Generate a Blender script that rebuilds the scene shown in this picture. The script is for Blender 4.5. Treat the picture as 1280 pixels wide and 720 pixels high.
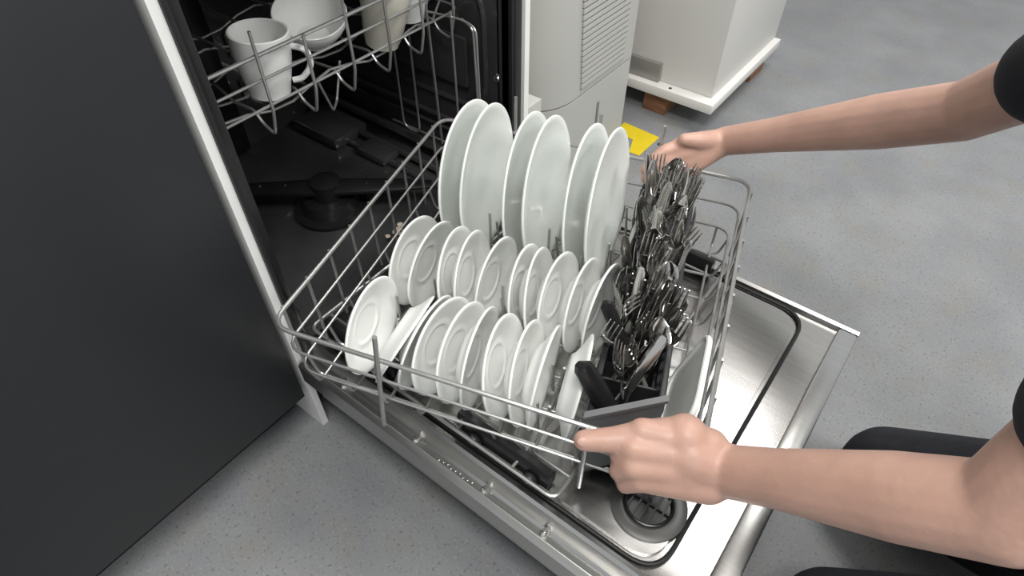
import bpy, bmesh, math, random
from mathutils import Vector, Matrix, Quaternion
random.seed(7)
scene = bpy.context.scene
COL = scene.collection
for o in list(bpy.data.objects): bpy.data.objects.remove(o)

# ------------------------------------------------------------------ camera
# world: X = out of the dishwasher, Y = across its width (away from the camera), Z = up, metres
F_PX = 780.0
TH = math.atan(833/780.0)                       # pitch below the horizontal
AZ = math.atan(1500/(F_PX/math.cos(TH)))        # heading
CAM = Vector((0, 0, 1.02))
_F = Vector((-math.cos(AZ), math.sin(AZ), 0)); _R = Vector((math.sin(AZ), math.cos(AZ), 0))
fwd = _F*math.cos(TH) - Vector((0, 0, 1))*math.sin(TH)
upv = _F*math.sin(TH) + Vector((0, 0, 1))*math.cos(TH)
cd = bpy.data.cameras.new('camera'); cam = bpy.data.objects.new('camera', cd); COL.objects.link(cam)
cd.sensor_fit = 'HORIZONTAL'; cd.sensor_width = 36; cd.lens = 36*F_PX/1280
cd.clip_start = 0.02
M = Matrix((_R, upv, -fwd)).transposed().to_4x4(); M.translation = CAM
cam.matrix_world = M
scene.camera = cam

# ------------------------------------------------------------------ light and exposure
w = bpy.data.worlds.new('world'); scene.world = w; w.use_nodes = True
bg = w.node_tree.nodes['Background']; bg.inputs[0].default_value = (.93, .97, 1.0, 1); bg.inputs[1].default_value = .60
def area(name, loc, sx, sy, power, col=(1, .985, .96)):
    l = bpy.data.lights.new(name, 'AREA'); l.shape = 'RECTANGLE'; l.size = sx; l.size_y = sy; l.energy = power; l.color = col
    o = bpy.data.objects.new(name, l); COL.objects.link(o); o.location = loc; return o
area('ceiling_lamp_light', (.35, -.20, 2.62), 1.2, .6, 52)
area('ceiling_lamp_light', (.15, 1.9, 2.62), 1.2, .6, 40)
area('ceiling_lamp_light', (1.9, .9, 2.62), 1.2, .6, 62)
vs = scene.view_settings
vs.view_transform = 'Standard'; vs.look = 'None'; vs.gamma = 1; vs.use_curve_mapping = False; vs.exposure = 0.10

# ------------------------------------------------------------------ materials
MATS = {}
def mat(name, col, rough=.5, metal=0.0, var=0.0, scale=8, bump=0.0, bscale=None, coat=0.0, trans=0.0, stretch=None, sss=0.0, ior=1.45):
    if name in MATS: return MATS[name]
    m = bpy.data.materials.new(name); m.use_nodes = True; MATS[name] = m
    nt = m.node_tree; b = nt.nodes['Principled BSDF']
    b.inputs['Roughness'].default_value = rough; b.inputs['Metallic'].default_value = metal
    b.inputs['Coat Weight'].default_value = coat; b.inputs['Transmission Weight'].default_value = trans
    b.inputs['IOR'].default_value = ior
    if sss: b.inputs['Subsurface Weight'].default_value = sss; b.inputs['Subsurface Radius'].default_value = (.01, .004, .002); b.inputs['Subsurface Scale'].default_value = .6
    tc = nt.nodes.new('ShaderNodeTexCoord'); mp = nt.nodes.new('ShaderNodeMapping')
    nt.links.new(tc.outputs['Object'], mp.inputs[0])
    if stretch: mp.inputs['Scale'].default_value = stretch
    n = nt.nodes.new('ShaderNodeTexNoise'); n.inputs['Scale'].default_value = scale; n.inputs['Detail'].default_value = 5
    nt.links.new(mp.outputs[0], n.inputs['Vector'])
    r = nt.nodes.new('ShaderNodeValToRGB'); nt.links.new(n.outputs['Fac'], r.inputs[0])
    c = Vector(col)
    r.color_ramp.elements[0].position = .3; r.color_ramp.elements[1].position = .7
    r.color_ramp.elements[0].color = (*(c*(1-var)), 1); r.color_ramp.elements[1].color = (*[min(1, x*(1+var)) for x in c], 1)
    nt.links.new(r.outputs[0], b.inputs['Base Color'])
    if bump:
        n2 = nt.nodes.new('ShaderNodeTexNoise'); n2.inputs['Scale'].default_value = bscale or scale*3
        nt.links.new(mp.outputs[0], n2.inputs['Vector'])
        bp = nt.nodes.new('ShaderNodeBump'); bp.inputs['Strength'].default_value = bump; bp.inputs['Distance'].default_value = .002
        nt.links.new(n2.outputs['Fac'], bp.inputs['Height']); nt.links.new(bp.outputs[0], b.inputs['Normal'])
    return m
PORC = mat('porcelain', (.86, .87, .845), .30, var=.02, scale=5, coat=.12)
PORCG = mat('porcelain_greenish', (.80, .83, .795), .32, var=.02, scale=5, coat=.15)
WIRE = mat('wire_grey', (.42, .42, .41), .32, .75, var=.08, scale=30)
STEEL = mat('brushed_steel', (.52, .515, .50), .30, 1.0, var=.06, scale=6, stretch=(2, 60, 60))
STEELD = mat('door_steel', (.40, .395, .385), .27, 1.0, var=.08, scale=4, stretch=(3, 40, 40))
CUT = mat('cutlery_steel', (.62, .61, .59), .16, 1.0, var=.05, scale=20)
BLACKP = mat('black_plastic', (.012, .012, .013), .28, var=.3, scale=10)
TUB = mat('tub_black', (.042, .042, .043), .22, var=.35, scale=6, bump=.25, bscale=12, coat=.5)
RUBBER = mat('rubber', (.012, .012, .012), .55)
BASK = mat('basket_plastic', (.022, .023, .025), .42, var=.15, scale=14)
HUMID = mat('appliance_plastic', (.42, .42, .395), .42, var=.02, scale=4)
HUMIDD = mat('appliance_seam', (.16, .16, .155), .6)
WHITEP = mat('white_paint', (.78, .78, .76), .4, var=.04, scale=14, bump=.05)
CAB = mat('cabinet_white', (.64, .63, .60), .5, var=.03, scale=3)
BRACK = mat('bracket_grey', (.33, .32, .30), .4, .5, var=.08, scale=9)
WOOD = mat('wood_block', (.23, .11, .055), .6, var=.35, scale=18, stretch=(1, 6, 6))
DARKCAB = mat('cabinet_charcoal', (.016, .017, .019), .45, var=.1, scale=5)
TOPM = mat('worktop_dark', (.05, .05, .052), .4, var=.2, scale=40)
WALLM = mat('wall_paint', (.62, .62, .60), .7, var=.02, scale=3)
YELLOW = mat('yellow_tape', (.60, .45, .010), .5, var=.06, scale=20)
SKIN = mat('skin', (.50, .305, .240), .45, var=.09, scale=22, bump=.18, bscale=140, sss=.12)
NAIL = mat('nail', (.52, .325, .26), .42)
SHIRT = mat('shirt_cloth', (.012, .013, .018), .85, var=.2, scale=60, bump=.2)
TROUS = mat('trouser_cloth', (.014, .015, .02), .85, var=.25, scale=60, bump=.2)
HAIR = mat('hair_dark', (.02, .014, .01), .6, var=.4, scale=60)
SHOE = mat('shoe_black', (.01, .01, .01), .5)
FROST = mat('frosted_plastic', (.62, .60, .52), .3, var=.06, scale=12, trans=.25)
SCRAP = mat('food_scrap', (.55, .46, .36), .7, var=.2, scale=40)
SCREWM = mat('screw_steel', (.72, .72, .70), .2, 1.0)

def floor_material():
    m = bpy.data.materials.new('floor_vinyl'); m.use_nodes = True; nt = m.node_tree; b = nt.nodes['Principled BSDF']
    b.inputs['Roughness'].default_value = .48
    tc = nt.nodes.new('ShaderNodeTexCoord')
    def noise(s, d=4):
        n = nt.nodes.new('ShaderNodeTexNoise'); n.inputs['Scale'].default_value = s; n.inputs['Detail'].default_value = d
        nt.links.new(tc.outputs['Object'], n.inputs['Vector']); return n
    def ramp(n, p0, c0, p1, c1):
        r = nt.nodes.new('ShaderNodeValToRGB'); nt.links.new(n.outputs['Fac'], r.inputs[0])
        r.color_ramp.elements[0].position = p0; r.color_ramp.elements[0].color = (*c0, 1)
        r.color_ramp.elements[1].position = p1; r.color_ramp.elements[1].color = (*c1, 1); return r
    base = ramp(noise(5), .35, (.170, .176, .184), .65, (.215, .220, .227))
    def mix(a, bcol, fac):
        x = nt.nodes.new('ShaderNodeMix'); x.data_type = 'RGBA'
        nt.links.new(fac, x.inputs[0]); nt.links.new(a, x.inputs[6])
        x.inputs[7].default_value = (*bcol, 1); return x.outputs[2]
    dk = ramp(noise(170, 3), .585, (0, 0, 0), .68, (.75, .75, .75))
    lt = ramp(noise(230, 3), .60, (0, 0, 0),   .72, (.5, .5, .5))
    br = ramp(noise(11, 6), .50, (0, 0, 0), .72, (.45, .45, .45))
    c = mix(base.outputs[0], (.20, .185, .155), br.outputs[0])
    c = mix(c, (.10, .10, .095), dk.outputs[0])
    c = mix(c, (.36, .355, .33), lt.outputs[0])
    nt.links.new(c, b.inputs['Base Color'])
    bp = nt.nodes.new('ShaderNodeBump'); bp.inputs['Strength'].default_value = .12; bp.inputs['Distance'].default_value = .002
    nt.links.new(noise(180).outputs['Fac'], bp.inputs['Height']); nt.links.new(bp.outputs[0], b.inputs['Normal'])
    return m
FLOOR = floor_material()

# ------------------------------------------------------------------ mesh helpers
class MB:
    def __init__(s): s.v = []; s.f = []
    def add(s, vs_, fs_):
        n = len(s.v); s.v += [Vector(v) for v in vs_]; s.f += [[i+n for i in f] for f in fs_]; return s
    def box(s, a, b, bev=0):
        (x0, y0, z0), (x1, y1, z1) = a, b
        x0, x1 = min(x0, x1), max(x0, x1); y0, y1 = min(y0, y1), max(y0, y1); z0, z1 = min(z0, z1), max(z0, z1)
        if not bev:
            return s.add([(x0,y0,z0),(x1,y0,z0),(x1,y1,z0),(x0,y1,z0),(x0,y0,z1),(x1,y0,z1),(x1,y1,z1),(x0,y1,z1)],
                [(3,2,1,0),(4,5,6,7),(0,1,5,4),(1,2,6,5),(2,3,7,6),(3,0,4,7)])
        bm = bmesh.new(); bmesh.ops.create_cube(bm, size=1)
        for v in bm.verts: v.co = Vector((x0+(v.co.x+.5)*(x1-x0), y0+(v.co.y+.5)*(y1-y0), z0+(v.co.z+.5)*(z1-z0)))
        bmesh.ops.bevel(bm, geom=bm.edges[:], offset=bev, segments=2, affect='EDGES', profile=.5)
        bm.verts.index_update(); s.add([v.co.copy() for v in bm.verts], [[v.index for v in f.verts] for f in bm.faces]); bm.free(); return s
    def tube(s, pts, r, n=8, closed=False, caps=True):
        pts = [Vector(p) for p in pts]; L = len(pts); rs = r if isinstance(r, (list, tuple)) else [r]*L
        tg = []
        for i in range(L):
            a = pts[(i-1) % L] if (closed or i > 0) else pts[i]; b = pts[(i+1) % L] if (closed or i < L-1) else pts[i]
            tg.append((b-a).normalized())
        up = Vector((0, 0, 1)) if abs(tg[0].z) < .9 else Vector((1, 0, 0))
        nrm = (up - tg[0]*up.dot(tg[0])).normalized(); vv = []
        for i in range(L):
            if i: nrm = (nrm - tg[i]*nrm.dot(tg[i])).normalized()
            bi = tg[i].cross(nrm)
            vv += [pts[i]+(nrm*math.cos(k*2*math.pi/n)+bi*math.sin(k*2*math.pi/n))*rs[i] for k in range(n)]
        ff = []
        for i in range(L if closed else L-1):
            j = (i+1) % L
            for k in range(n): ff.append((i*n+k, i*n+(k+1) % n, j*n+(k+1) % n, j*n+k))
        if caps and not closed: ff += [tuple(reversed(range(n))), tuple(range((L-1)*n, L*n))]
        return s.add(vv, ff)
    def lathe(s, prof, n=48, c=(0, 0, 0), axis=None):
        # prof: (radius, height) list, closed into a solid when it starts and ends on the axis
        c = Vector(c); vv = []; idx = []
        q = Vector((0, 0, 1)).rotation_difference(Vector(axis)) if axis is not None else Quaternion()
        for r, z in prof:
            if r < 1e-6: idx.append([len(vv)]); vv.append(c+q @ Vector((0, 0, z)))
            else:
                idx.append(list(range(len(vv), len(vv)+n)))
                vv += [c+q @ Vector((r*math.cos(k*2*math.pi/n), r*math.sin(k*2*math.pi/n), z)) for k in range(n)]
        ff = []
        for a, b in zip(idx, idx[1:]):
            for k in range(n):
                k2 = (k+1) % n
                if len(a) == 1 and len(b) == 1: continue
                if len(a) == 1: ff.append((a[0], b[k2], b[k]))
                elif len(b) == 1: ff.append((a[k], a[k2], b[0]))
                else: ff.append((a[k], a[k2], b[k2], b[k]))
        return s.add(vv, ff)
    def prism(s, poly, z0, z1):
        n = len(poly)
        return s.add([(x, y, z0) for x, y in poly]+[(x, y, z1) for x, y in poly],
            [tuple(reversed(range(n))), tuple(range(n, 2*n))]+[(i, (i+1) % n, n+(i+1) % n, n+i) for i in range(n)])
    def extrude_x(s, poly, x0, x1):     # poly in (y,z)
        n = len(poly)
        return s.add([(x0, y, z) for y, z in poly]+[(x1, y, z) for y, z in poly],
            [tuple(range(n)), tuple(reversed(range(n, 2*n)))]+[(i, n+i, n+(i+1) % n, (i+1) % n) for i in range(n)])
    def mesh(s, name, m, smooth=True, angle=40):
        me = bpy.data.meshes.new(name); me.from_pydata([tuple(v) for v in s.v], [], s.f)
        bm = bmesh.new(); bm.from_mesh(me); bmesh.ops.recalc_face_normals(bm, faces=bm.faces)
        if smooth:
            for f in bm.faces: f.smooth = True
            lim = math.radians(angle)
            for e in bm.edges:
                if len(e.link_faces) == 2 and e.calc_face_angle(0) > lim: e.smooth = False
        bm.to_mesh(me); bm.free(); me.materials.append(m); return me
    def build(s, name, m, parent=None, smooth=True, angle=40):
        return link(name, s.mesh(name, m, smooth, angle), parent)
def link(name, data, parent=None):
    o = bpy.data.objects.new(name, data); COL.objects.link(o); o.parent = parent; return o
def tag(o, label, cat, group=None):
    o['label'] = label; o['category'] = cat
    if group: o['group'] = group
    return o
def struct(o, label=None, cat=None):
    o['kind'] = 'structure'
    if label: o['label'] = label
    if cat: o['category'] = cat
    return o
def empty(name, loc, rz=0):
    o = bpy.data.objects.new(name, None); COL.objects.link(o); o.location = loc; o.rotation_euler = (0, 0, rz)
    o.empty_display_size = .05; return o
def rounded(pts, rad, seg=5, closed=True):
    """polyline with rounded corners (3D)"""
    pts = [Vector(p) for p in pts]; n = len(pts); out = []
    for i in range(n):
        if not closed and i in (0, n-1): out.append(pts[i]); continue
        p = pts[i]; a = (pts[(i-1) % n]-p); b = (pts[(i+1) % n]-p)
        r = min(rad, a.length*.45, b.length*.45); A = p+a.normalized()*r; B = p+b.normalized()*r
        for k in range(seg+1):
            t = k/seg; out.append(A*(1-t)**2+p*2*t*(1-t)+B*t*t)
    return out
RYAW = math.radians(16.811)
RX = Vector((math.cos(RYAW), math.sin(RYAW), 0)); RY = Vector((-math.sin(RYAW), math.cos(RYAW), 0)); ZZ = Vector((0, 0, 1))
def rk(rx, ry, z): return RX*rx+RY*ry+ZZ*z

# ------------------------------------------------------------------ room
struct(MB().box((-1.6, -2.2, -.05), (3.2, 4.2, 0)).build('floor', FLOOR), 'grey speckled vinyl floor', 'floor')
struct(MB().box((-1.42, -2.2, 0), (-1.32, 4.2, 2.75)).build('wall_back', WALLM), 'pale painted wall behind the dishwasher', 'wall')
struct(MB().box((-1.42, -2.2, 2.75), (3.2, 4.2, 2.85)).build('ceiling', WALLM), 'pale ceiling over the room', 'ceiling')

# ------------------------------------------------------------------ dishwasher
XF = -.645; Y0, Y1 = .27, .87; XB = -1.24
DW = empty('dishwasher', (-.9, .57, 0)); tag(DW, 'open dishwasher with black tub and stainless steel door folded down', 'dishwasher')
OFF = Vector((.9, -.57, 0))
def dw(mb, name, m, parent=DW, **k):
    for i, v in enumerate(mb.v): mb.v[i] = v+OFF
    o = mb.build(name, m, parent, **k); return o
dw(MB().box((XB, Y0, .0), (XF+.0, Y0+.012, .845)), 'side_panel', WHITEP)
dw(MB().box((XB, Y1, .0), (XF+.012, Y1+.014, .845)), 'side_panel', WHITEP)
dw(MB().box((XB-.01, Y0, .03), (XB, Y1+.014, .845)), 'back_panel', WHITEP)
# tub walls
dw(MB().box((XB, Y0+.0125, .19), (XF-.002, Y0+.03, .84)), 'tub_wall', TUB)
dw(MB().box((XB, Y1-.03, .19), (XF-.002, Y1-.0005, .84)), 'tub_wall', TUB)
dw(MB().box((XB, Y0+.03, .19), (XB+.02, Y1-.03, .84)), 'tub_back', TUB)
dw(MB().box((XB+.02, Y0+.03, .82), (XF-.002, Y1-.03, .84)), 'tub_top', TUB)
dw(MB().box((XB+.02, Y0+.03, .165), (XF-.002, Y1-.03, .195)), 'tub_floor', TUB)
dw(MB().box((XB, Y0+.02, .03), (XF-.03, Y1-.01, .16)), 'base', BLACKP)
# front jambs with gasket ribs
for y0, y1, sg in ((Y0+.012, Y0+.03, 1), (Y1-.03, Y1, -1)):
    mb = MB().box((XF-.03, y0, .20), (XF+.006, y1, .84), .003)
    j = dw(mb, 'door_jamb', BLACKP)
    ym = (y0+y1)/2
    dw(MB().tube([(XF+.006, ym-.006, .2), (XF+.006, ym-.006, .83)], .003), 'gasket_bead', RUBBER, j)
    dw(MB().tube([(XF-.02, y0 if sg < 0 else y1, .2), (XF-.02, y0 if sg < 0 else y1, .83)], .0035), 'gasket_bead', RUBBER, j)
    dw(MB().lathe([(0, .0040), (.004, .0035), (.0055, .0015), (.0075, .0022), (.0095, 0), (0, 0)], 20, (XF-.027, y0-.0002 if sg < 0 else y1, .440), (0, sg*1, 0)), 'screw', SCREWM, j)
# runner ribs along the tub walls and floor ledges
for y, z, r in ((Y1-.035, .31, .006), (Y1-.036, .285, .004), (Y1-.05, .235, .010), (Y1-.085, .212, .008), (Y1-.12, .203, .007), (Y0+.036, .31, .006), (Y0+.05, .235, .010)):
    dw(MB().tube([(XB+.03, y, z), (XF-.05, y, z)], r), 'tub_rib', TUB)
dw(MB().box((XB+.05, Y1-.16, .196), (XB+.20, Y1-.06, .225), .008), 'tub_ledge', TUB)
dw(MB().box((XB+.24, Y1-.14, .196), (XB+.33, Y1-.07, .216), .008), 'tub_ledge', TUB)
# embossed far wall panel
mb = MB()
mb.tube(rounded([(-1.15, Y1-.031, .36), (-.70, Y1-.031, .36), (-.70, Y1-.031, .60), (-1.15, Y1-.031, .60)], .06), .006, 8, True)
dw(mb, 'wall_emboss', TUB)
dw(MB().box((-1.02, Y1-.040, .40), (-.74, Y1-.030, .50), .0045), 'wall_emboss', TUB)
# back wall water column and panels
dw(MB().box((XB+.02, .52, .2), (XB+.045, .60, .80), .008), 'water_column', BLACKP)
for z in (.30, .40, .66, .74):
    dw(MB().box((XB+.02, .34, z), (XB+.028, .50, z+.05), .003), 'back_emboss', TUB)
    dw(MB().box((XB+.02, .63, z), (XB+.028, .80, z+.05), .003), 'back_emboss', TUB)
# filter and lower spray arm
flt = dw(MB().lathe([(0, 0), (.075, 0), (.075, .008), (.06, .012), (.05, .030), (.03, .034), (0, .034)], 32, (-.90, .57, .195)), 'filter', BLACKP)
arm = MB()
A = [Vector((-.90, .57, .248))+Vector((math.cos(.7)*t, math.sin(.7)*t, 0)) for t in (-.21, -.15, 0, .15, .21)]
arm.tube(A, [.012, .019, .026, .019, .012], 10)
for v in arm.v: v.z = .248+(v.z-.248)*.45
arm.lathe([(0, -.02), (.03, -.02), (.03, .016), (.018, .022), (0, .022)], 24, (-.90, .57, .248))
arm = dw(arm, 'spray_arm', BLACKP)
for t in (-.18, -.13, -.08, .08, .13, .18):
    dw(MB().lathe([(0, 0), (.006, 0), (.004, .003), (0, .003)], 12, (-.90+math.cos(.7)*t, .57+math.sin(.7)*t, .2565)), 'spray_nozzle', BLACKP, arm)
dw(MB().box((XF-.05, Y0+.03, .19), (XF-.004, Y1-.03, .212), .008), 'tub_lip', TUB)
# tall wire guard along the far tub wall
YG = .80
G = [[(-.90, YG, .50), (-.902, YG, .272), (-.855, YG, .270), (-.853, YG, .50)],
     [(-.80, YG, .56), (-.792, YG, .272)], [(-.806, YG+.004, .56), (-.798, YG+.004, .29)],
     [(-.742, YG, .56), (-.741, YG, .30)],
     [(-.80, YG, .545), (-.715, YG, .552), (-.686, YG, .545), (-.682, YG, .28)],
     [(-.722, YG+.005, .55), (-.697, YG+.005, .54), (-.690, YG+.005, .30)],
     [(-.94, YG+.004, .272), (-.68, YG+.004, .278)]]
for g in G: dw(MB().tube(rounded(g, .02, 4, False) if len(g) > 2 else g, .0022), 'guard_wire', WIRE)

# ---- door (folded down): side channels, inner panel, gasket, vent
ZD = .235; XD1 = .062
near = [(.268, .150), (.268, .192), (.276, .198), (.2775, .1985), (.288, .1955), (.292, .200), (.2945, .236), (.2985, .240), (.305, .238), (.307, .226), (.3075, .150)]
dpan = dw(MB().box((XF+.004, .3075, .152), (XD1-.002, Y1-.0375, .229)), 'inner_panel', STEELD)
dw(MB().extrude_x(near, XF+.004, XD1), 'door_side_channel', STEEL, dpan, angle=25)
far = [(1.14-y, z) for y, z in near]
dw(MB().extrude_x(far, XF+.004, XD1), 'door_side_channel', STEEL, dpan, angle=25)
dw(MB().box((XD1-.03, .3076, .150), (XD1, Y1-.0376, .240), .004), 'door_end', STEEL, dpan)
gl = rounded([(XF+.03, .312, .2335), (-.018, .312, .2335), (-.018, .828, .2335), (XF+.03, .828, .2335)], .045, 8)
dw(MB().tube(gl, .0032, 8, True), 'gasket', RUBBER, dpan)
gl2 = rounded([(XF+.035, .322, .2295), (-.027, .322, .2295), (-.027, .818, .2295), (XF+.035, .818, .2295)], .04, 8)
pan = MB(); pan.prism([(p.x, p.y) for p in gl2], .2285, .2345); dw(pan, 'raised_panel', STEELD, dpan)
VC = (-.070, .386)
vent = dw(MB().lathe([(0, 0), (.05, 0), (.050, .0012), (.048, .0024), (.034, .0030), (.031, .0022), (.031, .001), (0, .001)], 48, (*VC, .2345)), 'vent_cover', mat('vent_grey', (.085, .085, .082), .4, .2), dpan)
dw(MB().tube([(VC[0]+.031*math.cos(t*math.pi/16), VC[1]+.031*math.sin(t*math.pi/16), .2405) for t in range(32)], .0022, 8, True), 'vent_rim', BLACKP, vent)
dw(MB().lathe([(0, 0), (.0305, 0), (.0305, .0008), (0, .0008)], 32, (*VC, .2356)), 'vent_recess', BLACKP, vent)
VB = mat('vent_bar', (.035, .035, .034), .4)
for k in range(-2, 3):
    h = math.sqrt(.030**2-(k*.0105)**2)
    dw(MB().box((VC[0]+k*.0105-.0014, VC[1]-h, .2365), (VC[0]+k*.0105+.0014, VC[1]+h, .2405)), 'vent_bar', VB, vent)
dw(MB().box((VC[0]-.030, VC[1]-.0012, .2365), (VC[0]+.030, VC[1]+.0012, .2400)), 'vent_bar', VB, vent)
for x in (-.55, -.395, -.265, -.165, -.02):
    s_ = dw(MB().lathe([(0, .0042), (.003, .0038), (.0052, .001), (.0055, 0), (0, 0)], 16, (x, .2845, .1965)), 'screw', SCREWM, dpan)
    dw(MB().box((x-.0035, .2846, .2003), (x+.0035, .2854, .2010)), 'screw_slot', RUBBER, s_)
    dw(MB().extrude_x([(.286, .196), (.2925, .200), (.2945, .215), (.291, .215)], x+.002, x+.007), 'channel_rib', STEEL, dpan)
for k in range(9):
    dw(MB().lathe([(0, .0009), (.0012, .0006), (.0018, 0), (0, 0)], 8, (-.345+k*.0075, .2815+.0012*((k*7) % 3-1), .1975)), 'stamped_dot', STEEL, dpan)
dw(MB().box((XF+.03, .275, .118), (XD1, Y1-.005, .1495), .004), 'outer_door', STEEL, dpan)
dw(MB().box((XF+.004, Y0+.04, .10), (XF+.02, Y1-.04, .19), .004), 'kick_plate', BLACKP)

# ------------------------------------------------------------------ neighbouring furniture
cabn = empty('base_cabinet', (-.95, -.17, 0)); tag(cabn, 'charcoal base cabinet beside the open dishwasher', 'cabinet')
def at(mb, name, m, root, sub=None, **k):
    for i, v in enumerate(mb.v): mb.v[i] = v-root.location
    return mb.build(name, m, sub or root, **k)
at(MB().box((-1.31, -.62, .10), (-.668, .266, .848)), 'body', DARKCAB, cabn)
at(MB().box((-1.31, -.62, 0), (-.72, .266, .10)), 'plinth', DARKCAB, cabn)
d1 = at(MB().box((-.667, -.615, .105), (-.648, -.18, .84), .002), 'door', DARKCAB, cabn)
d2 = at(MB().box((-.667, -.175, .105), (-.648, .262, .84), .002), 'door', DARKCAB, cabn)
at(MB().tube(rounded([(-.648, -.20, .60), (-.620, -.20, .60), (-.620, -.20, .76), (-.648, -.20, .76)], .01, 4, False), .005), 'handle', STEEL, cabn)
at(MB().tube(rounded([(-.648, -.15, .60), (-.620, -.15, .60), (-.620, -.15, .76), (-.648, -.15, .76)], .01, 4, False), .005), 'handle', STEEL, cabn)
tag(MB().box((-1.315, -.65, .850), (-.648, .91, .888), .004).build('worktop', TOPM), 'dark worktop running over the dishwasher and base cabinet', 'worktop')

# ------------------------------------------------------------------ dehumidifier
HX, HY0, HY1, HXB = -.668, .985, 1.388, -.97
hum = empty('dehumidifier', (-.82, 1.19, 0)); tag(hum, 'pale grey portable dehumidifier with slanting louvre grille beside the dishwasher', 'dehumidifier')
foot = [(p.x, p.y) for p in rounded([(HXB, HY0, 0), (HX, HY0, 0), (HX, HY1, 0), (HXB, HY1, 0)], .075, 8)]
foot = []
for (cx, cy, r, a0) in ((HX-.125, HY0+.125, .125, -90), (HX-.02, HY1-.02, .02, 0), (HXB+.04, HY1-.04, .04, 90), (HXB+.04, HY0+.04, .04, 180)):
    for k in range(9):
        a = math.radians(a0+k*90/8); foot.append((cx+r*math.cos(a), cy+r*math.sin(a)))
at(MB().prism(foot, .012, .268), 'water_tank', HUMID, hum)
sh = [(-.82+(x+.82)*.985, 1.19+(y-1.19)*.985) for x, y in foot]
at(MB().prism(sh, .267, .2725), 'seam', HUMIDD, hum)
mb = MB(); mb.prism(foot, .2722, .60)
mb.prism([(-.82+(x+.82)*.93, 1.19+(y-1.19)*.93) for x, y in foot], .6, .615)
at(mb, 'housing', HUMID, hum)
for k in range(21):
    z = .287+k*.0135; y0 = 1.115+0*k
    yl = 1.135-.03*max(0, (z-.29))/.3
    lo = at(MB().extrude_x([(yl+.002, z), (1.329, z), (1.329, z+.0035), (yl+.002, z+.0035)], HX-.002, HX+.0012), 'louvre_gap', HUMIDD, hum)
    at(MB().extrude_x([(yl, z+.0035), (1.330, z+.0035), (1.330, z+.0125), (yl, z+.0125)], HX-.002, HX+.0045), 'louvre', HUMID, hum)
at(MB().box((HX-.001, 1.222, .13), (HX+.002, 1.232, .215), .0012), 'level_window', HUMIDD, hum)
for x, y in ((-.72, 1.06), (-.72, 1.33), (-.92, 1.06), (-.92, 1.33)):
    at(MB().lathe([(0, 0), (.014, 0), (.014, .012), (0, .012)], 16, (x, y, 0)), 'foot', BLACKP, hum)
# small grey carton wedged beside it
bx = MB().box((-.86, .895, 0), (-.652, .958, .352), .002)
bx = tag(at(bx, 'carton', HUMID, empty('tmp', (0, 0, 0))), 'small grey carton wedged between dishwasher and dehumidifier', 'carton')
bpy.data.objects.remove(bpy.data.objects['tmp']); bx.parent = None

# ------------------------------------------------------------------ far white cabinet on wooden blocks, floor tape
fc = empty('storage_cabinet', (-.8, 1.8, 0)); tag(fc, 'white cabinet standing on wooden blocks beyond the dehumidifier', 'cabinet')
at(MB().box((-1.28, 1.62, .094), (-.52, 2.1, 1.6), .003), 'body', CAB, fc)
at(MB().box((-1.28, 1.583, .066), (-.50, 2.1, .094), .002), 'bottom_flange', CAB, fc)
at(MB().box((-.80, 1.606, .095), (-.683, 1.6195, .150), .001), 'bracket', BRACK, fc)
at(MB().lathe([(0, .002), (.004, .0015), (.005, 0), (0, 0)], 12, (-.64, 1.60, .094)), 'screw', RUBBER, fc)
for x in (-1.2, -.72, ):
    at(MB().box((x-.0, 1.605, 0), (x+.075, 1.70, .0658), .002), 'wooden_block', WOOD, fc)
at(MB().box((-.60, 1.95, 0), (-.52, 2.06, .0658), .002), 'wooden_block', WOOD, fc)
def tape(poly, lab):
    return tag(MB().prism(poly, .0002, .0012).build('floor_tape', YELLOW), lab, 'tape')
tape([(-.702, 1.405), (-.606, 1.485), (-.606, 1.380), (-.632, 1.376), (-.657, 1.43), (-.702, 1.49)][:0] or
     [(-.72, 1.50), (-.600, 1.492), (-.602, 1.378), (-.634, 1.376), (-.655, 1.436), (-.72, 1.44)], 'yellow corner of floor marking tape by the dehumidifier')
tag(MB().lathe([(0, .001), (.006, .001), (.006, 0), (0, 0)], 12, (-.583, 1.462, .0003)).build('floor_mark', RUBBER), 'tiny dark spot on the floor beside yellow tape', 'mark')

# ------------------------------------------------------------------ wheeled carriage under the rack
tro = empty('rack_carriage', (-.40, .57, .236)); tag(tro, 'low wire carriage on black wheels riding on the dishwasher door', 'rack carriage')
zt = .262
at(MB().tube(rounded([(-.165, .306, zt), (-.165, .836, zt), (-.63, .836, zt), (-.63, .306, zt)], .014, 4), .003, 8, True), 'frame_wire', WIRE, tro)
for x in (-.235, -.33, -.43, -.53):
    at(MB().tube([(x, .306, zt-.002), (x, .836, zt-.002)], .0025), 'cross_wire', WIRE, tro)
for y in (.345, .45, .57, .69, .795):
    at(MB().tube([(-.168, y, zt-.004), (-.63, y, zt-.004)], .0022), 'cross_wire', WIRE, tro)
for y, s in ((.306, 1), (.836, -1)):
    for xa in (-.255, -.53):
        hs = MB()
        hs.extrude_x([(y+s*.014, zt-.020), (y+s*.032, zt-.020), (y+s*.032, zt+.004), (y+s*.026, zt+.012), (y+s*.018, zt+.012), (y+s*.014, zt+.004)], xa-.085, xa+.070)
        h = at(hs, 'wheel_housing', BLACKP, tro)
        for dx in (-.05, .045):
            wv = at(MB().lathe([(0, -.005), (.009, -.005), (.0105, -.003), (.0105, .003), (.009, .005), (0, .005)], 20, (xa+dx, y+s*.0075, .2500), (0, 1, 0)), 'wheel', BASK, tro, h)
            at(MB().lathe([(0, 0), (.003, 0), (.002, .001), (0, .001)], 10, (xa+dx, y+s*.0075-.005, .2500), (0, -1, 0)), 'axle', SCREWM, tro, h)

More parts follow.
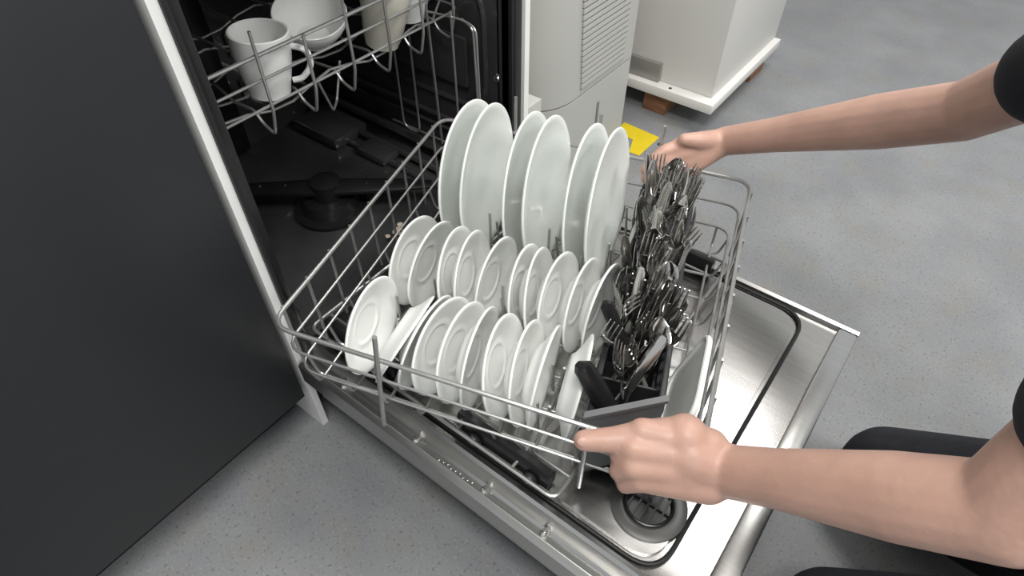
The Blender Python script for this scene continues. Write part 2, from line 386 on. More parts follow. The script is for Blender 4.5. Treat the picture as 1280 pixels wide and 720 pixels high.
# ------------------------------------------------------------------ lower dish rack (turned on its carriage)
B0, B1, N0, N1 = -.472, .078, .373, .899
RC = rk(-.2, .636, .262)
rack = empty('dish_rack', RC, RYAW); tag(rack, 'grey wire lower dish rack full of white plates, pulled out over door', 'dish rack')
def L(rx, ry, z): return Vector((rx+.2, ry-.636, z-.262))
for z, r, nm in ((.40, .0032, 'top_rail'), (.35, .0022, 'side_rail'), (.302, .0022, 'side_rail')):
    d = .004*(.40-z)/.05
    MB().tube(rounded([L(B0+d, N0+d, z), L(B1-d, N0+d, z), L(B1-d, N1-d, z), L(B0+d, N1-d, z)], .03, 5), r, 8, True).build(nm, WIRE, rack)
ZF = .2665
def post(rx, ry, z0, z1, r=.003, lx=0, ly=0):
    MB().tube([L(rx, ry, z0), L(rx+lx, ry+ly, z1)], r).build('post', WIRE, rack)
post(-.330, N0-.004, ZF-.02, .452, .0032, .022, 0); post(-.046, N0-.004, ZF-.006, .404, .0032)
for rx in (-.33, -.18, -.075): post(rx, N1+.004, ZF, .468, .0030)
for k in range(9): post(B0-.003, .405+k*.0575, ZF, .402, .0024)
for k in range(9): post(B1+.003, .405+k*.0575, ZF, .402, .0024)
for k in range(10):
    rx = B0+.03+k*(B1-B0-.06)/9
    MB().tube(rounded([L(rx, N0+.008, .302), L(rx, N0+.018, ZF), L(rx, N1-.018, ZF), L(rx, N1-.008, .302)], .01, 3, False), .0022).build('floor_wire', WIRE, rack)
for k in range(9):
    ry = .405+k*.0575
    MB().tube(rounded([L(B0+.008, ry, .302), L(B0+.018, ry, ZF-.004), L(B1-.018, ry, ZF-.004), L(B1-.008, ry, .302)], .01, 3, False), .0022).build('floor_wire', WIRE, rack)

# ------------------------------------------------------------------ plates
def plate_profile(R, depth, well, ring, t):
    """axis +Z is the eating side, rim plane at z=0"""
    top = [(0, -depth), (ring*.9, -depth), (ring, -depth+.0012), (ring*1.06, -depth+.0010), (well, -depth+.0008), (well*1.10, -depth+.004), (R*.80, -.0060), (R*.95, -.0012), (R*.985, 0), (R, -.0008)]
    bot = [(R, -.0030), (R*.95, -.0012-t), (R*.80, -.0060-t), (well*1.08, -depth-t+.003), (well*.98, -depth-t-.002), (well*.92, -depth-t-.002), (well*.88, -depth-t), (0, -depth-t)]
    return top+bot
def prof_big(R):
    d = .017; t = .0048; top = []
    for k in range(15):
        q = k/14*.985; z = -d*(1-max(0, (q-.30)/.685)**1.6) if q > .30 else -d
        top.append((q*R, z))
    bot = [(r, z-t) for r, z in top[1:-1]][::-1]
    return top+[(R*.998, -.0006), (R, -.0022), (R*.985, -.0042)]+bot+[(R*.05, -d-t), (0, -d-t)]
def prof_small(R):
    d = .014; t = .0042
    return [(0, -d), (R*.33, -d), (R*.385, -d+.0004), (R*.41, -d+.0018), (R*.44, -d+.0020), (R*.50, -d+.0012), (R*.58, -d+.0022), (R*.75, -.0060), (R*.9, -.0018), (R*.98, 0), (R*.997, -.0006), (R, -.002), (R*.985, -.0036), (R*.9, -.0018-t), (R*.75, -.006-t), (R*.60, -d-t+.002), (R*.55, -d-t-.0025), (R*.51, -d-t-.0025), (R*.48, -d-t), (0, -d-t)]
RB, RS = .121, .0720
me_big = MB().lathe(prof_big(RB), 72).mesh('dinner_plate', PORCG, angle=70)
me_small = MB().lathe(prof_small(RS), 64).mesh('saucer', PORC, angle=70)
def place(me, name, r, rx, ry, zb, ph, ps):
    h = RX*math.cos(ps)+RY*math.sin(ps)
    n = h*math.cos(ph)+ZZ*math.sin(ph); u = -h*math.sin(ph)+ZZ*math.cos(ph); t = u.cross(n)
    c = rk(rx, ry, zb)+u*r
    o = link(name, me); m = Matrix((t, u, n)).transposed().to_4x4()
    # local x->t, y->u, z->n
    m.translation = c; o.matrix_world = m; return o
ORD = ['first', 'second', 'third', 'fourth', 'fifth', 'sixth', 'seventh', 'eighth', 'ninth', 'tenth']
BIG = [(-0.3468, 0.088, -0.002), (-0.319, 0.065, 0.029), (-0.243, 0.105, 0.014), (-0.21, 0.11, 0), (-0.142, 0.125, -0.033), (-0.111, 0.106, -0.032)]
for k, (rx, ph, ps) in enumerate(BIG):
    tag(place(me_big, 'dinner_plate', RB, rx, .772, .270, ph, ps), 'large white dinner plate, %s counting from the dishwasher tub' % ORD[k], 'plate', 'large dinner plates upright in the dish rack')
MID = [(-0.376, 0.059, -0.101), (-0.3552, -0.046, -0.079), (-0.297, 0.156, 0.044), (-0.2752, 0.117, 0.042), (-0.242, 0.05, -0.076), (-0.184, 0.184, -0.004), (-0.165, 0.17, 0.05), (-0.137, 0.154, -0.115), (-0.1058, 0.093, -0.103), (-0.081, 0.038, -0.127)]
for k, (rx, ph, ps) in enumerate(MID):
    tag(place(me_small, 'saucer', RS, rx, .598, .269, ph, ps), 'white saucer in the middle row, %s counting from the dishwasher tub' % ORD[k], 'saucer', 'saucers in the middle row of the rack')
FRO = [(-0.377, 0.011, 0.009), (-0.3608, -0.47, -0.03), (-0.306, -0.158, -0.093), (-0.264, 0.073, -0.163), (-0.234, 0.087, -0.071), (-0.215, 0.001, 0.031), (-0.165, 0.205, 0.032), (-0.137, 0.138, 0.027), (-0.1262, -0.037, 0.023), (-0.088, -0.13, 0.1)]
for k, (rx, ph, ps) in enumerate(FRO):
    lab = 'white saucer in the row behind the near rail, %s counting from the dishwasher tub' % ORD[k]
    if k == 1: lab = 'white saucer tipped steeply edge-on, second in the row behind near rail'
    if k == 9: lab = 'white saucer seen edge-on at basket end of the row behind near rail'
    tag(place(me_small, 'saucer', RS, rx, .459, .270, ph, ps), lab, 'saucer', 'saucers in the row behind the near rail')
# tines between neighbouring plates, each standing clear of the crockery
from mathutils.bvhtree import BVHTree
bpy.context.view_layer.update()
PT = []
for o_ in [o for o in COL.objects if o.name.split('.')[0] in ('dinner_plate', 'saucer')]:
    PT.append(BVHTree.FromPolygons([o_.matrix_world @ v.co for v in o_.data.vertices], [p.vertices[:] for p in o_.data.polygons]))
RM = Matrix.Translation(RC) @ Matrix.Rotation(RYAW, 4, 'Z')
def tines(row, ry, zt_, hgt, extra):
    rows = sorted(row)
    gaps = [((a[0]+b[0])/2-.006, (a[1]+b[1])/2) for a, b in zip(rows, rows[1:])]
    gaps = [(rows[0][0]-.028, rows[0][1])]+gaps+[(rows[-1][0]+.016, rows[-1][1])]
    for rx, ph in gaps:
        for e in extra:
            for dx in (0, .003, -.003, .006, -.006, .009, -.009, .012, -.012, .016, -.016):
                ok = False
                for hm in (1, .75, .5):
                    h_ = hgt*hm
                    mb = MB().tube([L(rx+dx, ry+e, ZF), L(rx+dx-math.sin(ph)*h_, ry+e, ZF+h_*math.cos(ph))], [.0024, .0022], 6)
                    bt = BVHTree.FromPolygons([RM @ v for v in mb.v], mb.f)
                    if not any(bt.overlap(t_) for t_ in PT): ok = True; break
                if ok: mb.build('tine', WIRE, rack); break
tines(BIG, .772, 0, .085, (-.055, .055))
tines(MID, .598, 0, .078, (-.03, .035))
tines(FRO, .459, 0, .060, (-.03, .035))

# the taller divider tines that stand free between the rows
for rx, ry, zt_ in ((-.288, .675, .402), (-.192, .675, .402), (-.101, .675, .402), (-.139, .675, .362), (-.213, .535, .410), (-.372, .515, .350)):
    for dx in [0]+[sg*k*.003 for k in range(1, 8) for sg in (1, -1)]:
        mb = MB().tube([L(rx+dx, ry, ZF), L(rx+dx*.4, ry, zt_)], .0024, 6)
        bt = BVHTree.FromPolygons([RM @ v for v in mb.v], mb.f)
        if not any(bt.overlap(t_) for t_ in PT): mb.build('divider_tine', WIRE, rack); break

# ------------------------------------------------------------------ cutlery basket
BY0, BY1, BW = .384, .852, .084
bc = rk(-.028, .618, .272); BYAW = RYAW+math.radians(4.2)
bask = empty('cutlery_basket', bc, BYAW); tag(bask, 'long dark grey plastic cutlery basket crammed with cutlery at rack front', 'cutlery basket')
HL = (BY1-BY0)/2; HB = .118
def wallmesh(name, x0, x1, y0, y1):
    """lattice wall: rails plus uprights"""
    mb = MB(); along_y = abs(y1-y0) > abs(x1-x0)
    for z in (.0, .030, .062, .094): mb.box((x0, y0, z), (x1, y1, z+.006))
    ln = (y1-y0) if along_y else (x1-x0); n = max(3, round(ln/.022))
    for k in range(n+1):
        c_ = (y0 if along_y else x0)+ln*k/n; c_ = min(max(c_, (y0 if along_y else x0)+.002), (y1 if along_y else x1)-.002)
        if along_y: mb.box((x0+.0004, c_-.002, 0), (x1-.0004, c_+.002, .10))
        else: mb.box((c_-.002, y0+.0004, 0), (c_+.002, y1-.0004, .10))
    if along_y: mb.box((x0-.002, y0, .098), (x1+.002, y1, HB-.01), .002)
    else: mb.box((x0, y0-.002, .060), (x1, y1+.002, HB), .003)
    return mb.build(name, BASK, bask, smooth=False)
wallmesh('side_wall', -BW/2, -BW/2+.004, -HL, HL)
wallmesh('side_wall', BW/2-.004, BW/2, -HL+.05, HL)
SK = .050
GREYP = mat('basket_end_grey', (.12, .123, .127), .45, var=.12, scale=14)
ew = MB()
ew.prism([(-BW/2-.001, -HL), (BW/2+.001, -HL+SK), (BW/2+.001, -HL+SK+.004), (-BW/2-.001, -HL+.004)], 0, .128)
ew.prism([(-BW/2-.003, -HL-.003), (BW/2+.003, -HL+SK-.003), (BW/2+.003, -HL+SK+.006), (-BW/2-.003, -HL+.006)], .128, .134)
ew.build('end_wall', GREYP, bask, smooth=False)
for k in range(3):
    MB().prism([(-BW/2-.006, -HL+.006), (-BW/2-.0015, -HL-.001), (-BW/2-.0015, -HL+.020), (-BW/2-.006, -HL+.018)], .060+k*.02, .070+k*.02).build('end_rib', BASK, bask, smooth=False)
wallmesh('end_wall', -BW/2, BW/2, HL-.004, HL)
fl = MB(); fl.box((-BW/2, -HL, -.004), (BW/2, HL, 0)); fl.v = []; fl.f = []; fl.prism([(-BW/2, -HL), (BW/2, -HL+.05), (BW/2, HL), (-BW/2, HL)], -.004, 0); fl.build('basket_floor', BASK, bask)
NC = 5
for k in range(1, NC):
    y = -HL+2*HL*k/NC
    MB().box((-BW/2+.004, y-.0015, 0), (BW/2-.004, y+.0015, .085)).build('divider', BASK, bask)
# ------------------------------------------------------------------ cutlery meshes (length along +Z, flat face towards +X)
def strip(mb, sec, th, nx=4):
    """sec: (s, halfwidth, offset, sag) list"""
    vv = []; ff = []; m = 2*nx+1; n = len(sec)
    for side in (0, 1):
        for s, hw, off, sag in sec:
            for i in range(-nx, nx+1):
                q = i/nx
                edge = math.sqrt(max(0, 1-q**4))
                x = off-sag*(1-q*q)+(th/2*edge if side else -th/2*edge)
                vv.append((x, q*hw, s))
    for side in (0, 1):
        for a in range(n-1):
            for i in range(m-1):
                b = side*n*m+a*m+i; ff.append((b, b+1, b+m+1, b+m))
    # close the borders
    rim = [i for i in range(m)]+[a*m+m-1 for a in range(1, n)]+[(n-1)*m+i for i in range(m-2, -1, -1)]+[a*m for a in range(n-2, 0, -1)]
    for a, b in zip(rim, rim[1:]+rim[:1]): ff.append((a, b, b+n*m, a+n*m))
    mb.add(vv, ff); return mb
HAND = [(0, .0055, 0, 0), (.003, .009, 0, 0), (.012, .0105, .0005, 0), (.04, .0085, .001, 0), (.08, .0055, .002, 0), (.11, .0036, .003, 0), (.128, .0034, .0035, 0)]
def fork_mesh():
    mb = MB(); strip(mb, HAND+[(.136, .006, .0025, .0004), (.143, .0115, .0005, .001), (.152, .0128, -.001, .0012), (.158, .0128, -.001, .0012)], .0022)
    for k in range(4):
        y = (k-1.5)*.0071
        pts = [(-.001, y, .157), (-.0006, y*.98, .170), (.002, y*.95, .185), (.005, y*.92, .198)]
        mb.tube(pts, [.0021, .0019, .0016, .0008], 6)
    return mb.mesh('fork', CUT, angle=60)
def spoon_mesh():
    mb = MB(); sec = list(HAND); 
    for k in range(10):
        t = k/9; s = .136+t*.058; hw = max(.003, .0205*math.sin(math.pi*min(1, (.10+.88*t)))**.6); sec.append((s, hw, .003+.002*math.sin(t*3), .009*math.sin(math.pi*t)))
    strip(mb, sec, .0018); return mb.mesh('spoon', CUT, angle=60)
def knife_mesh():
    mb = MB(); strip(mb, [(0, .004, 0, 0), (.004, .0075, 0, 0), (.03, .0085, 0, 0), (.08, .0078, 0, 0), (.095, .006, 0, 0)], .0055)
    strip(mb, [(.093, .0055, 0, 0), (.11, .0085, 0, 0), (.16, .0098, 0, 0), (.19, .0092, 0, 0), (.205, .006, 0, 0), (.211, .002, 0, 0)], .0016)
    return mb.mesh('table_knife', CUT, angle=50)
def bk_handle():
    mb = MB(); strip(mb, [(0, .005, 0, 0), (.004, .0095, 0, 0), (.03, .0100, 0, 0), (.07, .0085, 0, 0), (.10, .0095, 0, 0), (.106, .007, 0, 0)], .012); return mb.mesh('handle', BLACKP, angle=60)
def bk_blade():
    mb = MB(); strip(mb, [(.100, .006, 0, 0), (.115, .009, 0, 0), (.17, .0095, 0, 0), (.20, .007, 0, 0), (.215, .0015, 0, 0)], .0014); return mb.mesh('blade', CUT, angle=50)
def sp_handle():
    mb = MB(); strip(mb, [(0, .007, 0, 0), (.006, .0135, 0, 0), (.03, .0165, 0, 0), (.08, .0150, 0, 0), (.12, .0115, 0, 0), (.135, .008, 0, 0)], .020); return mb.mesh('handle', BLACKP, angle=60)
def sp_blade():
    mb = MB(); strip(mb, [(.13, .005, 0, 0), (.15, .010, 0, 0), (.17, .020, 0, 0), (.21, .024, 0, 0), (.225, .022, 0, 0)], .002); return mb.mesh('blade', CUT, angle=50)
ME = dict(fork=fork_mesh(), spoon=spoon_mesh(), knife=knife_mesh(), bh=bk_handle(), bb=bk_blade(), sh=sp_handle(), sb=sp_blade())
CS = .90
LEN = {k: v*CS for k, v in dict(fork=.198, spoon=.194, knife=.211, black=.215, server=.225).items()}
NAMES = dict(fork='fork', spoon='spoon', knife='table_knife', black='paring_knife', server='cake_server')
def put_cut(kind, base, top, roll, label, group=None):
    """base/top: world points giving the direction; starts at base, head towards top"""
    base = Vector(base); d = (Vector(top)-base).normalized()
    q = ZZ.rotation_difference(d) @ Quaternion((0, 0, 1), roll)
    if kind in ('black', 'server'):
        o = empty(NAMES[kind], base); a, b = ('bh', 'bb') if kind == 'black' else ('sh', 'sb')
        link('handle', ME[a], o); link('blade', ME[b], o)
    else: o = link(NAMES[kind], ME[kind]); o.location = base
    o.rotation_mode = 'QUATERNION'; o.rotation_quaternion = q; o.scale = (CS, CS, CS)
    return tag(o, label, {'fork': 'fork', 'spoon': 'spoon', 'knife': 'knife', 'black': 'knife', 'server': 'cake server'}[kind], group)
BX = Vector((math.cos(BYAW), math.sin(BYAW), 0)); BYV = Vector((-math.sin(BYAW), math.cos(BYAW), 0))
def bp_(x, y, z): return bc+BX*x+BYV*y+ZZ*z
WHERE = ['basket compartment beside the gripping thumb', 'second compartment from the plain basket end', 'middle compartment of the cutlery basket', 'second compartment from the far basket end', 'basket compartment at the far rail']
def lab_of(kind, upw, ci):
    a_ = {'fork': ('handle up', 'tines up'), 'spoon': ('handle up', 'bowl up'), 'knife': ('handle up', 'blade up')}[kind][int(upw)]
    return 'steel %s standing %s in the %s' % ('table knife' if kind == 'knife' else kind, a_, WHERE[ci])
HERO = []
# the pieces that show singly at the near end
def up_px(x, y, z):
    """helper: world point at a measured height"""
    d = fwd+_R*((x-640)/F_PX)-upv*((y-360)/F_PX); return CAM+d*((z-CAM.z)/d.z)
yn = -HL+(2*HL/NC)*.5
def lean(kind, bx_, by_, tx, ty, tz, roll, label, flip=False):
    b = bp_(bx_, by_, .006); t = bp_(tx, ty, tz)
    if flip: d = (t-b).normalized(); b, t = b+d*LEN[kind], b
    put_cut(kind, b, t, roll, label)
def span(kind, head, tail, roll, label):
    """from measured head and tail points: the head end sits at head"""
    head, tail = Vector(head), Vector(tail); d = (head-tail).normalized()
    put_cut(kind, head-d*LEN[kind], head, roll, label)
def spanh(kind, hend, other, roll, label):
    """handle end up at hend"""
    hend, other = Vector(hend), Vector(other); put_cut(kind, hend, other, roll, label)
spanh('black', up_px(757, 378, .452), up_px(790, 455, .36), .9, 'paring knife with black handle up leaning over the saucers')
spanh('server', up_px(727, 456, .435), up_px(765, 518, .36), .5, 'cake server with thick black handle hanging over the basket corner')
span('fork', up_px(772, 428, .436), up_px(776, 508, .335), AZ+.2, 'steel fork tines up beside the black cake server handle')
span('spoon', up_px(826, 398, .43), up_px(812, 470, .34), AZ+.4, 'steel spoon bowl up by the slanting knife')
spanh('knife', up_px(831, 420, .432), up_px(775, 502, .345), .9, 'steel table knife slanting across the near basket compartment')
span('fork', up_px(768, 408, .44), up_px(752, 440, .36), AZ+.6, 'steel fork tines up behind the black cake server')
span('fork', up_px(796, 372, .45), up_px(768, 405, .37), AZ-.3, 'steel fork with tines fanned above the paring knife')
lean('knife', .012, HL-.085, .022, HL-.045, .22, .9, 'tall steel knife blade up rising over the forks at the far basket end')
lean('fork', -.010, HL-.15, -.052, HL-.13, .20, .4, 'steel fork with tines pointing out over the basket side')
bpy.context.view_layer.update()
HERO = [BVHTree.FromPolygons([o.matrix_world @ v.co for v in o.data.vertices], [p.vertices[:] for p in o.data.polygons]) for o in COL.objects if o.type == 'MESH' and (o.name.split('.')[0] in ('fork', 'spoon', 'table_knife') or (o.parent and o.parent.name.split('.')[0] in ('paring_knife', 'cake_server')))]
cell = 2*HL/NC
rnd = random.Random(11)
bpy.context.view_layer.update()
def bvh_of(me, mw): return BVHTree.FromPolygons([mw @ v.co for v in me.vertices], [p.vertices[:] for p in me.polygons])
SOLID = [bvh_of(o.data, o.matrix_world) for o in list(COL.objects) if o.type == 'MESH' and (o.parent == bask or o.name.split('.')[0] in ('dinner_plate', 'saucer', 'person'))]
SOLID += HERO
def fits(kind, b, t, roll):
    d = (Vector(t)-Vector(b)).normalized(); q = ZZ.rotation_difference(d) @ Quaternion((0, 0, 1), roll)
    mw = Matrix.Translation(b) @ q.to_matrix().to_4x4() @ Matrix.Scale(CS, 4); tr = bvh_of(ME[kind], mw)
    if any(tr.overlap(o) for o in SOLID): return None
    return tr
for ci in range(NC):
    yc = -HL+cell*(ci+.5)
    cnt = (0, 16, 19, 19, 19)[ci]
    for k in range(cnt):
        kind = rnd.choices(['fork', 'spoon', 'knife'], [.5, .22, .28])[0]; upw = rnd.random() < .8
        for tr_ in range(60):
            x0 = rnd.uniform(-.032, .032); y0 = yc+rnd.uniform(-.40, .40)*cell
            tx = max(-.036, min(.036, x0+rnd.uniform(-.03, .03))); ty = max(yc-cell*.45, min(yc+cell*.45, y0+rnd.uniform(-.035, .035)))
            b = bp_(x0, y0, .004); t = bp_(tx, ty, .112); rl = rnd.uniform(0, 6.28)
            if not upw: d = (t-b).normalized(); b, t = b+d*(LEN[kind]+.002), b
            tree_ = fits(kind, b, t, rl)
            if tree_: break
        if not tree_: continue
        SOLID.append(tree_)
        put_cut(kind, b, t, rl, lab_of(kind, upw, ci), 'cutlery standing in the basket')
# fork lying on the rack floor behind the first dinner plate
put_cut('fork', rk(-.43, .70, .276), rk(-.385, .885, .276), 1.57, 'steel fork lying on the rack floor behind the first dinner plate')

# white platter standing between basket and rack front, saucer under the basket end
pl = MB()
pr = rounded([(-.065, 0, 0), (.065, 0, 0), (.065, .125, 0), (-.065, .125, 0)], .03, 6)
pl.prism([(p.x, p.y) for p in pr], 0, .004)
pl.tube([p+Vector((0, 0, .004)) for p in pr], .004, 8, True)
po = tag(pl.build('platter', PORC), 'small white rectangular platter standing against the rack front rail', 'platter')
h = RX; ph = math.radians(-14); n_ = -RX*math.cos(ph)-ZZ*math.sin(ph); u_ = -RX*math.sin(ph)+ZZ*math.cos(ph); t_ = u_.cross(n_)
mm = Matrix((t_, u_, n_)).transposed().to_4x4(); mm.translation = rk(.037, .500, .276); po.matrix_world = mm
# ------------------------------------------------------------------ upper rack and its crockery
XU = -.75
ur = empty('upper_rack', (-.97, .57, .50)); tag(ur, 'grey wire upper rack inside the dishwasher tub', 'dish rack')
UY0, UY1, UXB = .315, .836, -1.18
for z, r in ((.625, .003), (.592, .0022), (.553, .0022)):
    at(MB().tube(rounded([(XU, UY0, z), (XU, UY1+.0, z), (UXB, UY1, z), (UXB, UY0, z)], .03, 4), r, 8, True), 'side_rail', WIRE, ur)
for k in range(7):
    y = .345+k*.078
    zb = .505
    at(MB().tube(rounded([(XU+.003, y, .66 if k % 2 else .628), (XU+.003, y, .545), (XU-.004, y-.004, zb), (XU-.035, y, zb+.004), (XU-.05, y, zb+.022), (XU-.10, y, zb+.018), (XU-.14, y, zb+.034), (UXB+.05, y, zb+.03), (UXB, y, .56)], .008, 3, False), .0024), 'floor_wire', WIRE, ur)
for k, x in enumerate((-.80, -.87, -.94, -1.02, -1.10)):
    pts = []
    for j in range(13):
        y = .33+j*.04; pts.append((x, y, .520+.010*math.sin(j*1.3+k)))
    at(MB().tube([(x, UY0, .553)]+pts+[(x, UY1, .553)], .0022), 'cross_wire', WIRE, ur)
at(MB().tube(rounded([(XU-.06, .60, .53), (XU-.05, .57, .475), (XU-.03, .545, .475), (XU-.03, .53, .53)], .006, 3, False), .002), 'hook_wire', WIRE, ur)
def bowlprof(r0, r1, h, t, ribs=0):
    out = [(0, 0), (r0*.8, 0), (r0, .004)]; n = 10
    for k in range(n+1):
        s = k/n; r = r0+(r1-r0)*math.sin(s*math.pi/2)
        out.append((r+(.0012*(k % 2) if ribs else 0), .006+(h-.006)*s))
    inn = [(r-t, z+ (0 if i else 0)) for i, (r, z) in enumerate(out[3:])][::-1]
    return out+[(r1-t/2, h+.001)]+inn+[(r0*.7, t+.004), (0, t+.004)]
def crock(prof, loc, tilt, m, name, lab, cat, handle=None):
    o = MB().lathe(prof, 40).build(name, m); o.location = loc; o.rotation_euler = tilt; tag(o, lab, cat)
    if handle: MB().tube(rounded(handle, .02, 5, False), .0045, 8).build('handle', m, o)
    return o
crock(bowlprof(.028, .041, .100, .0025, 1), (XU-.056, .690, .522), (math.radians(-8), math.radians(10), 0), FROST, 'beaker', 'frosted beige ribbed plastic beaker leaning in upper rack', 'beaker')
crock(bowlprof(.030, .042, .095, .004), (XU-.088, .792, .526), (0, math.radians(-5), math.radians(180)), PORC, 'mug', 'plain white mug at the far end of the upper rack', 'mug', [(.040, 0, .075), (.062, 0, .070), (.066, 0, .045), (.050, 0, .025), (.036, 0, .022)])
crock(bowlprof(.030, .058, .055, .003), (XU-.115, .600, .550), (math.radians(10), math.radians(18), 0), PORC, 'bowl', 'small white bowl beside the frosted beaker in upper rack', 'bowl')
crock(bowlprof(.030, .042, .095, .004), (XU-.055, .46, .536), (0, math.radians(5), .8), PORC, 'mug', 'white mug standing at the near side of the upper rack', 'mug', [(.040, 0, .075), (.062, 0, .070), (.066, 0, .045), (.050, 0, .025), (.036, 0, .022)])
# food scraps on the tub lip
for k, (x, y, r) in enumerate(((-.725, .588, .010), (-.712, .598, .008), (-.735, .604, .006), (-.73, .565, .005))):
    bm = bmesh.new(); bmesh.ops.create_icosphere(bm, subdivisions=2, radius=r)
    for v in bm.verts: v.co = Vector((v.co.x*rnd.uniform(.7, 1.3), v.co.y*rnd.uniform(.7, 1.3), v.co.z*.5))
    me = bpy.data.meshes.new('food_scrap'); bm.to_mesh(me); bm.free(); me.materials.append(SCRAP)
    o = link('food_scrap', me); o.location = (x, y, .2135); tag(o, 'pale crumb of food stuck in the bottom of the tub', 'food scrap', 'food scraps in the tub')

# ------------------------------------------------------------------ person kneeling before the door, both hands on the rack
def capsule(mb, a, b, ra, rb, n=16):
    a, b = Vector(a), Vector(b); d = b-a; ln = d.length
    if ln < 1e-6: d = ZZ; ln = 0
    ax = d.normalized(); prof = []
    for k in range(7):
        t = -math.pi/2+k*math.pi/12; prof.append((ra*math.cos(t) if k else 0, ra*math.sin(t)))
    for k in range(7):
        t = k*math.pi/12; prof.append((rb*math.cos(t) if k < 6 else 0, ln+rb*math.sin(t)))
    mb.lathe(prof, n, a, ax); return mb
def chain(mb, pts, rs):
    for i in range(len(pts)-1): capsule(mb, pts[i], pts[i+1], rs[i], rs[i+1])
def remesh(mb, name, m, vox, smooth, parent=None):
    o = mb.build(name, m)
    md = o.modifiers.new('r', 'REMESH'); md.mode = 'VOXEL'; md.voxel_size = vox; md.use_smooth_shade = True
    s = o.modifiers.new('s', 'SMOOTH'); s.factor = .5; s.iterations = smooth
    dg = bpy.context.evaluated_depsgraph_get(); me = bpy.data.meshes.new_from_object(o.evaluated_get(dg))
    o.modifiers.clear(); o.data = me
    if not me.materials: me.materials.append(m)
    for p in me.polygons: p.use_smooth = True
    o.parent = parent; return o
body = MB()
# near (left) hand: thumb along the rail, fingers curled round it
eR, eU, eT = _R, upv, -fwd
O1 = rk(.016, .365, .395)
def nh(r, u, t): return O1+eR*r+eU*u+eT*t
wr = nh(.088, -.016, .012)
kn = [nh(-.002, .027, .012), nh(-.012, .010, .016), nh(-.012, -.010, .014), nh(-.003, -.027, .008)]
rk_ = [.0150, .0155, .0150, .0135]
for i, (k_, r_) in enumerate(zip(kn, rk_)): capsule(body, nh(.070, .008-.016*i*.8, .010), k_, .023, r_)
for a, b in zip(kn, kn[1:]): capsule(body, nh(.045, .020, .010), nh(.045, -.020, .008), .026, .024)
capsule(body, nh(.050, 0, .008), wr, .032, .028)
for i, k_ in enumerate(kn):
    f1 = k_+eR*-.013+eU*-.010+eT*-.016; f2 = f1+eR*.002+eU*-.008+eT*-.026; f3 = f2+eR*.018+eU*.004+eT*-.008
    chain(body, [k_, f1, f2, f3], [rk_[i], .0118-.0004*i, .0100-.0004*i, .0085-.0003*i])
chain(body, [nh(.040, .018, .004), nh(.004, .020, .006), nh(-.034, .0165, .008), nh(-.064, .0155, .006)], [.024, .0190, .0145, .0122])
THN = nh(-.066, .0165, .0172)
el = Vector((.17, .37, .575)); shn = Vector((.20, .44, .84))
chain(body, [wr, wr+(el-wr)*.25, wr+(el-wr)*.7, el], [.029, .030, .038, .038])
chain(body, [el, el+(shn-el)*.5, shn], [.038, .043, .055])
# far (right) hand wrapped over the far rail
O2 = rk(-.050, .902, .412)
def fh(r, u, t): return O2+eR*r+eU*u+eT*t
wf = fh(.085, .030, -.004)
kf = [fh(.008, .020, .004), fh(.010, .006, -.002), fh(.014, -.008, -.008), fh(.020, -.020, -.014)]
for k_, r_ in zip(kf, rk_): capsule(body, wf+(k_-wf)*.15, k_, .021, r_)
for i, k_ in enumerate(kf):
    f1 = k_+eR*-.028+eU*-.010+eT*.008; f2 = f1+eR*-.018+eU*-.014+eT*-.004; f3 = f2+eR*-.010+eU*-.014+eT*-.010
    chain(body, [k_, f1, f2, f3], [rk_[i]*.85, .0105, .0095, .0080])
chain(body, [wf+eR*-.01, fh(.035, .026, .016), fh(.010, .026, .024)], [.020, .0150, .0105])
ef = Vector((.03, .90, .60)); shf = Vector((.18, .76, .84))
chain(body, [wf, wf+(ef-wf)*.25, wf+(ef-wf)*.7, ef], [.024, .027, .038, .038])
chain(body, [ef, ef+(shf-ef)*.5, shf], [.038, .043, .055])
# torso, neck and head
hip = Vector((.50, .60, .34)); chest = Vector((.27, .60, .72)); neck = Vector((.18, .60, .93)); head = Vector((.12, .60, 1.04))
for s in (-1, 1):
    chain(body, [hip+Vector((0, s*.075, 0)), Vector((.40, .60+s*.07, .52)), chest+Vector((0, s*.075, 0)), Vector((.21, .60+s*.11, .84))], [.115, .105, .110, .06])
chain(body, [chest, Vector((.22, .60, .86)), neck, head], [.11, .075, .055, .06])
capsule(body, head, head+Vector((-.03, 0, .045)), .080, .090, 48)
capsule(body, head+Vector((-.05, 0, -.035)), head+Vector((-.065, 0, -.05)), .050, .042, 40)      # jaw
capsule(body, head+Vector((-.115, 0, .005)), head+Vector((-.125, 0, -.015)), .012, .014)       # nose
for s in (-1, 1): capsule(body, head+Vector((.0, s*.082, .02)), head+Vector((.005, s*.086, -.02)), .012, .010)
P = remesh(body, 'person', SKIN, .003, 6)
tag(P, 'person reaching over the dish rack with both bare hands gripping its rails', 'person')
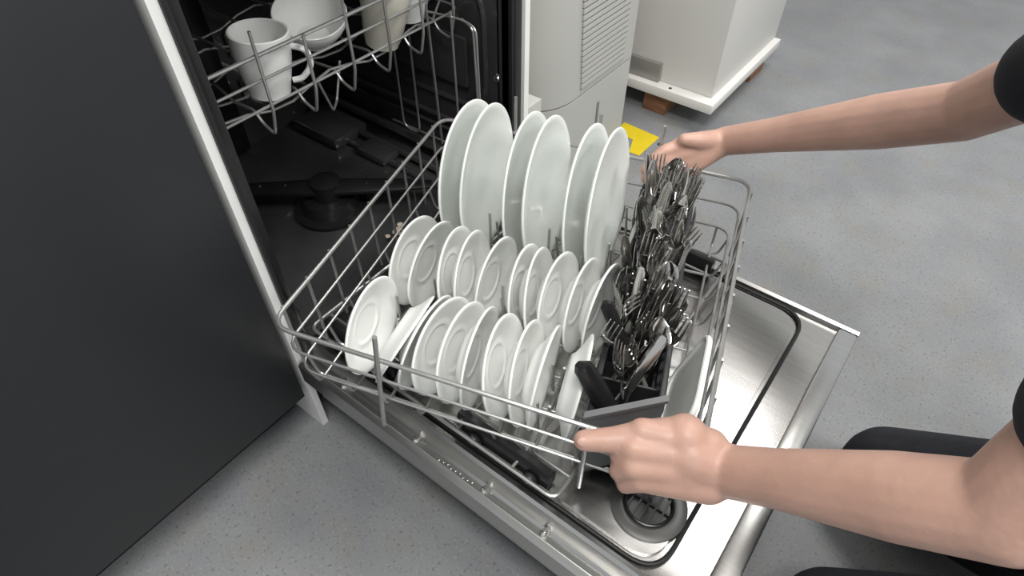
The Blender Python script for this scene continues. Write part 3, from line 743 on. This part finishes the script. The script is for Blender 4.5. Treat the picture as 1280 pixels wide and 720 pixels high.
for s in (-1, 1):
    MB().lathe([(0, -.011), (.008, -.008), (.011, 0), (.008, .008), (0, .011)], 16, head+Vector((-.108, s*.036, .028))).build('eye', mat('eye_dark', (.05, .035, .03), .1), P)
mth = MB(); mth.tube([head+Vector((-.106, -.022, -.052)), head+Vector((-.113, 0, -.054)), head+Vector((-.106, .022, -.052))], .005); mth.build('mouth', mat('lip', (.45, .2, .17), .4), P)
# thumb nail
NL = MB(); NL.lathe([(0, .0012), (.004, .0010), (.0052, 0), (0, -.001)], 16)
for v in NL.v:
    c0 = v.copy(); v.xyz = THN+eR*(c0.x*1.3)+eU*c0.y+eT*c0.z
NL.build('thumb_nail', NAIL, P)
hr = MB(); capsule(hr, head+Vector((.005, 0, .05)), head+Vector((-.010, 0, .078)), .093, .086, 48); capsule(hr, head+Vector((.03, 0, .0)), head+Vector((.035, 0, -.03)), .075, .06, 40)
remesh(hr, 'hair', HAIR, .006, 4, P)
ts = MB()
for s in (-1, 1):
    chain(ts, [hip+Vector((-.02, s*.075, .05)), Vector((.40, .60+s*.07, .52)), chest+Vector((0, s*.075, 0)), Vector((.205, .60+s*.11, .84))], [.122, .115, .120, .07])
chain(ts, [chest, Vector((.22, .60, .86))], [.12, .085])
chain(ts, [shn, shn+(el-shn)*.62], [.068, .056]); chain(ts, [shf, shf+(ef-shf)*.62], [.068, .056])
remesh(ts, 'shirt', SHIRT, .006, 5, P)
tr = MB()
for s in (-1, 1):
    hp = hip+Vector((.02, s*.085, -.02)); kn_ = Vector((.20, .60+s*.14, .085)); an = Vector((.58, .60+s*.13, .075))
    chain(tr, [hp, hp+(kn_-hp)*.5, kn_], [.115, .092, .075]); chain(tr, [kn_, kn_+(an-kn_)*.4, an], [.070, .068, .05])
    so = MB(); chain(so, [an+Vector((-.02, 0, -.02)), an+Vector((.08, 0, -.03)), an+Vector((.12, 0, -.035))], [.045, .042, .036])
    remesh(so, 'shoe', SHOE, .005, 4, P)
chain(tr, [hip+Vector((.02, -.08, .0)), hip+Vector((.02, .08, 0))], [.125, .125])
remesh(tr, 'trousers', TROUS, .006, 5, P)
